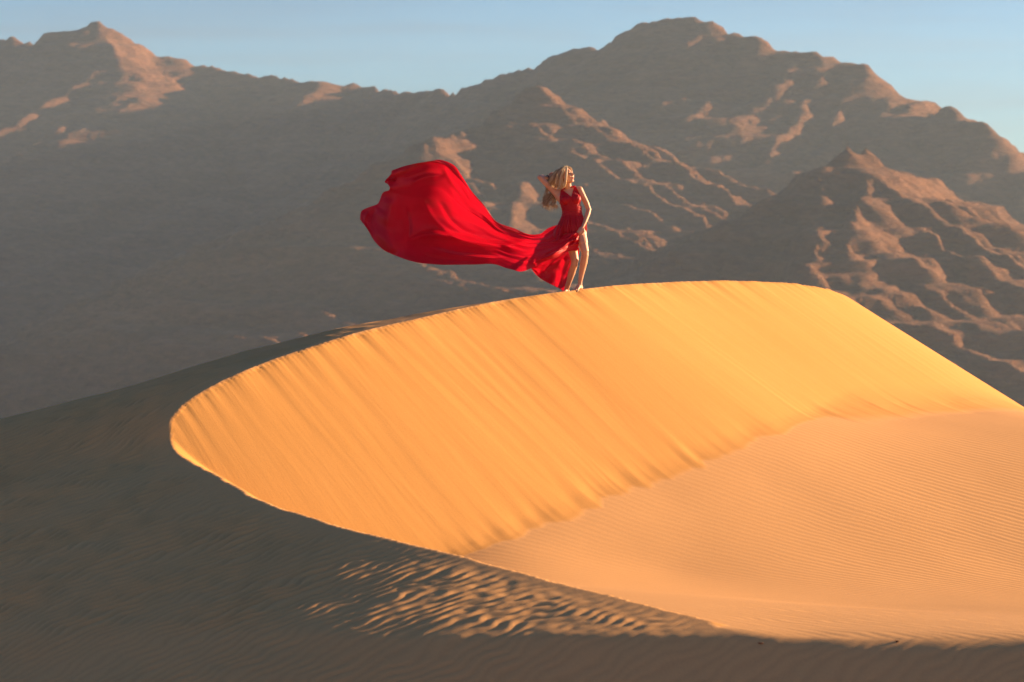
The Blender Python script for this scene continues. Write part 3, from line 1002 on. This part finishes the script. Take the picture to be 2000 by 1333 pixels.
def ring_cloth(name, zys, grow, pleat, bottom=None, n=160):
    rows = []
    for i, t in enumerate(zys):
        row = []
        for a in np.linspace(0, 2 * math.pi, n, endpoint=False):
            zy = zys[0] + (t - zys[0]) * (bottom(a) if bottom else 1.0)
            c, rx, ry = torso_ring(min(zy, 640))
            c = V(521, zy, 0.0) if zy > 640 else c
            g = grow(zy, a) + pleat(zy, a)
            row.append(c + np.array([(rx + g) * math.cos(a), (ry + g) * math.sin(a), 0]))
        rows.append(row)
    v = [p for r in rows for p in r]
    f = [(i * n + j, i * n + (j + 1) % n, (i + 1) * n + (j + 1) % n, (i + 1) * n + j) for i in range(len(rows) - 1) for j in range(n)]
    return mesh_from(name, v, f, MAT_SILK, person)


ring_cloth('waist_sash', np.linspace(456, 538, 18), lambda z, a: 0.016, lambda z, a: 0.0035 * math.sin(z * 0.30 + 1.2 * math.sin(a)) + 0.002 * math.sin(z * 0.7 + 2 * a))
# upper skirt: gathered at the waist, spreading over the hips; lower behind her left leg
fold_ph = np.random.RandomState(3).rand(40) * 6.28


def skirt_bottom(a):
    # a = 0 picture right, 3pi/2 towards the camera
    f = 1.0
    f += 0.72 * math.exp(-((((a - 0.55 + math.pi) % (2 * math.pi)) - math.pi) / 0.6) ** 2)
    return f


ring_cloth('skirt', np.linspace(530, 690, 40), lambda z, a: 0.012 + 0.014 * max(0, (z - 530) / 150) - 0.02 * max(0, (z - 660) / 100),
           lambda z, a: (0.0045 + 0.004 * min(1, (z - 530) / 120)) * (math.sin(26 * a + 0.8 * math.sin(3 * a)) + 0.5 * math.sin(41 * a + 1)), skirt_bottom, 260)


def coons(top, bottom, left, right, nu, nv):
    """transfinite patch; rows run along u (top/bottom curves), v from top to bottom; curves are (k,2) picture points"""
    def rs(c, n):
        c = np.asarray(c, float)
        cc = catmull(np.c_[c, np.zeros(len(c))], 12)[:, :2]
        l = np.concatenate([[0], np.cumsum(np.linalg.norm(np.diff(cc, axis=0), axis=1))])
        s = np.linspace(0, l[-1], n)
        return np.c_[np.interp(s, l, cc[:, 0]), np.interp(s, l, cc[:, 1])]
    T, Bt, Lf, R = rs(top, nu), rs(bottom, nu), rs(left, nv), rs(right, nv)
    u = np.linspace(0, 1, nu)[:, None, None]; v = np.linspace(0, 1, nv)[None, :, None]
    S = (1 - v) * T[:, None] + v * Bt[:, None] + (1 - u) * Lf[None] + u * R[None]
    S = S - ((1 - u) * (1 - v) * T[0] + u * (1 - v) * T[-1] + (1 - u) * v * Bt[0] + u * v * Bt[-1])
    return S


def stroke(S, line, width, amp, side=0.0, width2=None, fan=False):
    """a fold along a picture polyline: depth change across it"""
    c = catmull(np.c_[np.asarray(line, float), np.zeros(len(line))], 16)[:, :2]
    d, t = nearest_on(np.c_[c, c[:, :1] * 0], S[..., 0].ravel(), S[..., 1].ravel())
    i = np.clip(t.astype(int), 0, len(c) - 2)
    tg = c[i + 1] - c[i]
    rel = np.c_[S[..., 0].ravel(), S[..., 1].ravel()] - c[i]
    sg = np.sign(tg[:, 0] * rel[:, 1] - tg[:, 1] * rel[:, 0])
    tt = np.clip(t / (len(c) - 1), 0.0, 1.0)
    ends = sstep(0.0, 0.22, tt) * sstep(1.0, 0.78, tt) if not fan else sstep(0.0, 0.12, tt) * sstep(1.0, 0.55, tt)
    w = np.where(sg > 0, width, width2 or width)
    prof = np.exp(-(d / w) ** 2)
    return (amp * prof * ends).reshape(S.shape[:2])


# the train, in photo pixels
train_top = [(1098, 438), (1088, 440), (1073, 445), (1054, 457), (1035, 458), (1004, 446), (968, 431.6), (949, 405), (920, 371.6), (903, 345), (886, 322), (872, 315), (857, 311.6), (836, 316.4), (807, 328.4), (788, 340), (779, 346)]
train_hem = [(779, 347), (772.5, 341), (769.5, 335), (765.5, 333.3), (764, 340), (757, 348), (751.5, 356.5), (757, 360), (760.5, 364), (761, 370), (749, 376), (737, 399), (721, 405), (706, 413), (703, 429)]
train_bot = [(1128, 490), (1112, 491), (1086, 504), (1061, 512), (1036, 525), (1017, 531), (1000, 527), (985, 523), (970, 517.5), (930, 517), (896, 517.5), (848, 516.8), (805, 511), (776, 501), (747, 487), (732, 472), (716, 446), (703, 429)]
train_start = [(1098, 438), (1112, 448), (1129, 456), (1131, 472), (1128, 490)]
NU, NV = 230, 120
S = coons(train_top, train_bot, train_start, train_hem, NU, NV)
depth_ctrl = [(1098, 438, 0.10), (1112, 450, -0.13), (1129, 456, -0.17), (1131, 470, -0.16), (1129, 487, -0.11), (1108, 488, -0.24), (1085, 503, -0.36), (1061, 512, -0.38), (1036, 525, -0.32), (1017, 531, -0.24), (970, 517, -0.08),
              (1073, 445, 0.12), (1054, 457, 0.15), (1035, 458, 0.14), (1004, 446, 0.12), (968, 431, 0.08), (949, 405, 0.04), (920, 372, 0.0), (886, 322, -0.06), (857, 312, -0.10), (807, 328, -0.20), (779, 346, -0.30),
              (896, 517, -0.20), (848, 517, -0.30), (805, 511, -0.36), (776, 501, -0.38), (747, 487, -0.36), (732, 472, -0.36), (716, 446, -0.26), (703, 429, -0.18), (720, 405, -0.16), (740, 395, -0.22),
              (757, 360, -0.32), (763, 336, -0.30), (769, 369, -0.33), (758, 424, -0.36), (764, 482, -0.40), (742, 440, -0.30), (790, 385, -0.08), (785, 430, -0.04), (800, 470, -0.06),
              (830, 390, 0.25), (830, 440, 0.27), (880, 400, 0.34), (870, 450, 0.36), (840, 350, 0.06), (880, 355, 0.10), (920, 450, 0.30), (960, 470, 0.22), (1000, 490, 0.08), (1030, 485, 0.04), (1050, 490, -0.24), (1085, 475, -0.24), (1070, 490, -0.34),
              (870, 490, 0.10), (930, 495, 0.10)]
DT = TPS([(a / 100, b / 100, c) for a, b, c in depth_ctrl], 2.5e-2)
dep = DT(S[..., 0] / 100, S[..., 1] / 100)
u_ = np.linspace(0, 1, NU)[:, None]; v_ = np.linspace(0, 1, NV)[None, :]
# long folds
dep += stroke(S, [(767, 384), (762, 402), (757, 424), (763, 484), (775, 497)], 14, -0.07, width2=10)
dep += stroke(S, [(762, 484), (800, 470), (845, 457), (880, 462), (920, 472), (970, 479), (1010, 478), (1045, 468)], 20, 0.12, width2=6)
dep += stroke(S, [(1035, 470), (980, 455), (940, 430), (905, 395), (880, 350)], 13, -0.05, width2=7)
dep += stroke(S, [(780, 350), (800, 345), (840, 330), (880, 330)], 9, 0.05, width2=5)
dep += stroke(S, [(1010, 500), (940, 495), (880, 480), (840, 478)], 12, -0.05)
dep += stroke(S, [(990, 515), (930, 505), (870, 500), (800, 492)], 9, 0.045)
# smaller creases drawn along the blowing cloth
for line, wd, am in (([(1020, 452), (970, 438), (930, 405), (895, 350)], 5, 0.03), ([(1000, 485), (940, 466), (890, 440), (850, 380)], 6, -0.035), ([(960, 488), (900, 470), (850, 432), (820, 380)], 5, 0.03),
                     ([(1000, 505), (940, 503), (880, 496), (830, 482)], 4, 0.03), ([(960, 512), (900, 510), (850, 505), (800, 484)], 4, -0.03), ([(800, 360), (835, 345), (870, 345)], 6, -0.04),
                     ([(790, 400), (800, 440), (795, 480)], 6, 0.04), ([(735, 405), (725, 430), (735, 460)], 6, 0.04), ([(720, 412), (712, 435), (725, 460)], 4, -0.03),
                     ([(775, 350), (764, 352), (756, 350)], 4, 0.06), ([(860, 316), (880, 350), (915, 395), (950, 430)], 6, 0.04)):
    dep += stroke(S, line, wd, am, width2=wd * 0.6)
# gathers fanning out from the hand
hand_p = (1129, 457)
for k, (ex, ey, wd, am) in enumerate(((1058, 510, 6.0, -0.10), (1078, 500, 3.0, 0.075), (1040, 512, 3.5, 0.07), (1015, 522, 5.0, -0.06), (1092, 488, 3.0, -0.05), (1050, 488, 4, -0.06), (1028, 494, 3.5, 0.06),
                                      (1005, 508, 5, 0.04), (1060, 472, 3.5, -0.05), (1030, 476, 4, 0.04), (1102, 486, 2.5, 0.045), (1114, 484, 2.2, -0.035), (1070, 486, 2.4, 0.04))):
    mx_, my_ = (hand_p[0] + ex) / 2, (hand_p[1] + ey) / 2 + 4
    dep += stroke(S, [hand_p, (mx_, my_), (ex, ey)], wd, am, fan=True)
# flutter along the free hem and fine wrinkles along the pull of the cloth
hemw = np.exp(-(1 - u_) / 0.06)
dep += hemw * 0.03 * np.sin(v_ * 22 + 1.0) * (0.4 + 0.6 * np.exp(-v_ / 0.35))
dep += 0.042 * noise2(u_ * 5 + v_ * 2.0, v_ * 9 - u_ * 2) + 0.012 * noise2(u_ * 11 + 5 + v_ * 3, v_ * 20) * sstep(1.0, 0.2, u_ + 0 * v_)
k_ = (D0 + dep)
tv = np.array([P(S[i, j, 0], S[i, j, 1], k_[i, j]) - ROOT for i in range(NU) for j in range(NV)])
train = mesh_from('train', tv, grid_faces(NU, NV), MAT_SILK, person)

# the lower panel of the skirt, hanging behind the legs
pan_top = [(1036, 522), (1062, 509), (1090, 495), (1112, 485), (1131, 484)]
pan_bot = [(1037.5, 525), (1050, 540), (1068, 552), (1085, 560), (1101, 568.5)]
pan_l = [(1036, 522), (1037.5, 525)]
pan_r = [(1131, 484), (1130.5, 498), (1122, 508), (1114, 524), (1108, 544), (1101, 568.5)]
S2 = coons(pan_top, pan_bot, pan_l, pan_r, 90, 60)
u2 = np.linspace(0, 1, 90)[:, None]; v2 = np.linspace(0, 1, 60)[None, :]
dep2 = 0.10 + 0.06 * np.sin(u2 * 9 + v2 * 1.5) * v2 + 0.02 * noise2(u2 * 6, v2 * 5) + 0.06 * u2 - 0.05 * v2
dep2 += stroke(S2, [(1112, 500), (1100, 525), (1090, 560)], 7, -0.05, width2=6)
tv2 = np.array([P(S2[i, j, 0], S2[i, j, 1], D0 + dep2[i, j]) - ROOT for i in range(90) for j in range(60)])
mesh_from('skirt_back_panel', tv2, grid_faces(90, 60), MAT_SILK, person)

# draped flap at her right hip
S3 = coons([(1085, 442), (1093, 440), (1101, 444)], [(1081, 462), (1088, 473), (1098, 468)], [(1085, 442), (1081, 452), (1081, 462)], [(1101, 444), (1101, 456), (1098, 468)], 26, 30)
u3 = np.linspace(0, 1, 26)[:, None]; v3 = np.linspace(0, 1, 30)[None, :]
dep3 = -0.10 - 0.06 * np.sin(np.pi * u3) * (0.4 + v3) + 0.015 * np.sin(u3 * 14 + v3 * 3)
tv3 = np.array([P(S3[i, j, 0], S3[i, j, 1], D0 + dep3[i, j]) - ROOT for i in range(26) for j in range(30)])
mesh_from('hip_drape', tv3, grid_faces(26, 30), MAT_SILK, person)

# ---- hair -------------------------------------------------------------
hb = MeshBag(); strand = []


def lock(pts, n, spread, r0, tone, wave=0.0):
    base = catmull([V(*p) for p in pts], 7)
    m = len(base)
    sl_ = np.linspace(0, 1, m); pw = random.random() * 6.28
    base[:, 0] += 1.1 * wave * np.sin(11 * sl_ + pw) * sl_; base[:, 1] += 0.8 * wave * np.cos(11 * sl_ + pw) * sl_
    for _ in range(int(n * 2.2)):
        off = np.array([random.gauss(0, 1), random.gauss(0, 0.8), random.gauss(0, 0.6)]) * spread * 1.25
        w = np.linspace(0.25, 1.0, m)[:, None]
        ph = random.random() * 6.28
        q = base + off * w
        q[:, 0] += wave * np.sin(np.linspace(0, 9, m) + ph) * np.linspace(0, 1, m)
        q[:, 2] += wave * 0.6 * np.cos(np.linspace(0, 8, m) + ph) * np.linspace(0, 1, m)
        cut = max(6, int(m * random.uniform(0.72, 1.0)))
        q = q[:cut]
        rr = 0.62 * r0 * random.uniform(0.5, 1.2) * np.clip(np.minimum(np.linspace(0.5, 4, cut), np.linspace(3.0, 0.15, cut)), 0, 1)
        n0 = len(hb.v)
        hb.tube(q, rr, 5)
        t = min(1, max(0, random.gauss(tone, 0.22)))
        strand.extend([t] * (len(hb.v) - n0))


# scalp volume, open over the face
rings = []
n0 = len(hb.v)
for i in range(1, 16):
    ph = -math.pi / 2 + math.pi * i / 16
    ring = []
    for t in np.linspace(0, 2 * math.pi, 28, endpoint=False):
        x, y, z = math.cos(ph) * math.cos(t), math.cos(ph) * math.sin(t), math.sin(ph)
        pull = 1.0 - 0.33 * sstep(0.15, 0.75, y) * sstep(0.72, 0.30, z)
        ring.append(H(0.086 * x * pull, -0.022 + 0.104 * y * pull, 0.030 + 0.101 * z * (1 if z > 0 else 1.15)))
    rings.append(ring)
hb.rings(rings)
strand.extend([0.35] * (len(hb.v) - n0))
lock([(478, 112, -0.075), (474, 165, -0.135), (468, 225, -0.145), (455, 285, -0.125), (425, 314, -0.07)], 44, 0.008, 0.0045, 0.95)
lock([(468, 112, -0.06), (440, 165, -0.115), (428, 230, -0.125), (425, 285, -0.105), (395, 312, -0.05)], 40, 0.012, 0.0048, 0.75, 0.008)
lock([(458, 113, -0.04), (415, 165, -0.085), (395, 230, -0.10), (385, 285, -0.07), (375, 315, -0.02)], 44, 0.014, 0.005, 0.5, 0.010)
lock([(450, 115, -0.01), (392, 160, -0.035), (362, 220, -0.04), (350, 280, -0.02), (365, 318, 0.0)], 44, 0.014, 0.005, 0.4, 0.012)
lock([(450, 116, 0.03), (385, 160, 0.05), (352, 230, 0.06), (345, 300, 0.07), (335, 370, 0.07), (320, 430, 0.05), (330, 490, 0.03)], 40, 0.016, 0.005, 0.35, 0.026)
lock([(455, 116, 0.06), (400, 155, 0.09), (372, 240, 0.10), (368, 330, 0.10), (362, 400, 0.08), (365, 450, 0.05), (392, 468, 0.02), (380, 492, 0.0)], 36, 0.014, 0.005, 0.5, 0.026)
lock([(400, 250, 0.08), (360, 320, 0.08), (325, 370, 0.07), (300, 420, 0.06), (315, 470, 0.04), (325, 508, 0.03)], 30, 0.014, 0.0045, 0.3, 0.034)
lock([(380, 290, 0.08), (320, 360, 0.08), (282, 385, 0.07), (268, 420, 0.06), (285, 450, 0.05), (262, 478, 0.04)], 14, 0.010, 0.003, 0.25, 0.014)
lock([(360, 330, 0.08), (300, 362, 0.08), (276, 375, 0.07), (270, 395, 0.06)], 6, 0.006, 0.002, 0.3, 0.006)
lock([(455, 118, 0.05), (370, 165, 0.08), (330, 240, 0.08), (300, 330, 0.08), (280, 400, 0.06), (300, 450, 0.05), (275, 470, 0.05)], 16, 0.016, 0.0032, 0.45, 0.022)
lock([(440, 125, 0.0), (372, 175, -0.03), (345, 230, -0.04), (335, 285, -0.02), (350, 322, 0.0)], 26, 0.018, 0.004, 0.6, 0.01)
lock([(482, 113, -0.05), (500, 122, -0.06), (515, 140, -0.06), (526, 165, -0.05)], 10, 0.004, 0.002, 0.9)
lock([(470, 111, 0.0), (490, 114, 0.02), (512, 132, 0.03), (522, 160, 0.03)], 16, 0.008, 0.004, 0.7)
ho_ = hb.build('hair', MAT_HAIR)
at = ho_.data.attributes.new('strand', 'FLOAT', 'POINT')
at.data.foreach_set('value', np.array(strand, np.float32))

# bracelet on the raised wrist
bag = MeshBag()
wc, wd = V(305, 212, 0.175), nrm(V(312, 212, 0.19) - V(290, 211, 0.14))
a_ = nrm(np.cross(wd, (0, 0, 1))); b_ = np.cross(wd, a_)
ring = [wc + 0.031 * (math.cos(t) * a_ + math.sin(t) * b_) for t in np.linspace(0, 2 * math.pi, 25)]
bag.tube(ring, [0.0065] * 25, 6)
bag.build('bracelet', MAT_BAND)

# ------------------------------------------------------------------ air
hz_x, hz_y0, hz_y1, hz_z0, hz_z1 = 7400, -3300, 7900, -320, 640
v = [(x, y, z) for z in (hz_z0, hz_z1) for x, y in ((-hz_x, hz_y0), (hz_x, hz_y0), (hz_x, hz_y1), (-hz_x, hz_y1))]
haze = mesh_from('haze', v, [(3, 2, 1, 0), (4, 5, 6, 7), (0, 1, 5, 4), (1, 2, 6, 5), (2, 3, 7, 6), (3, 0, 4, 7)], smooth=False)
hm = bpy.data.materials.new('haze'); hm.use_nodes = True
hm.node_tree.nodes.clear()
ho = hm.node_tree.nodes.new('ShaderNodeOutputMaterial'); hv = hm.node_tree.nodes.new('ShaderNodeVolumePrincipled')
hv.inputs['Color'].default_value = (0.55, 0.765, 1.0, 1)
hv.inputs['Density'].default_value = 4.3e-5
hv.inputs['Anisotropy'].default_value = 0.2
hm.node_tree.links.new(hv.outputs['Volume'], ho.inputs['Volume'])
haze.data.materials.append(hm)
tag(haze, kind='stuff')
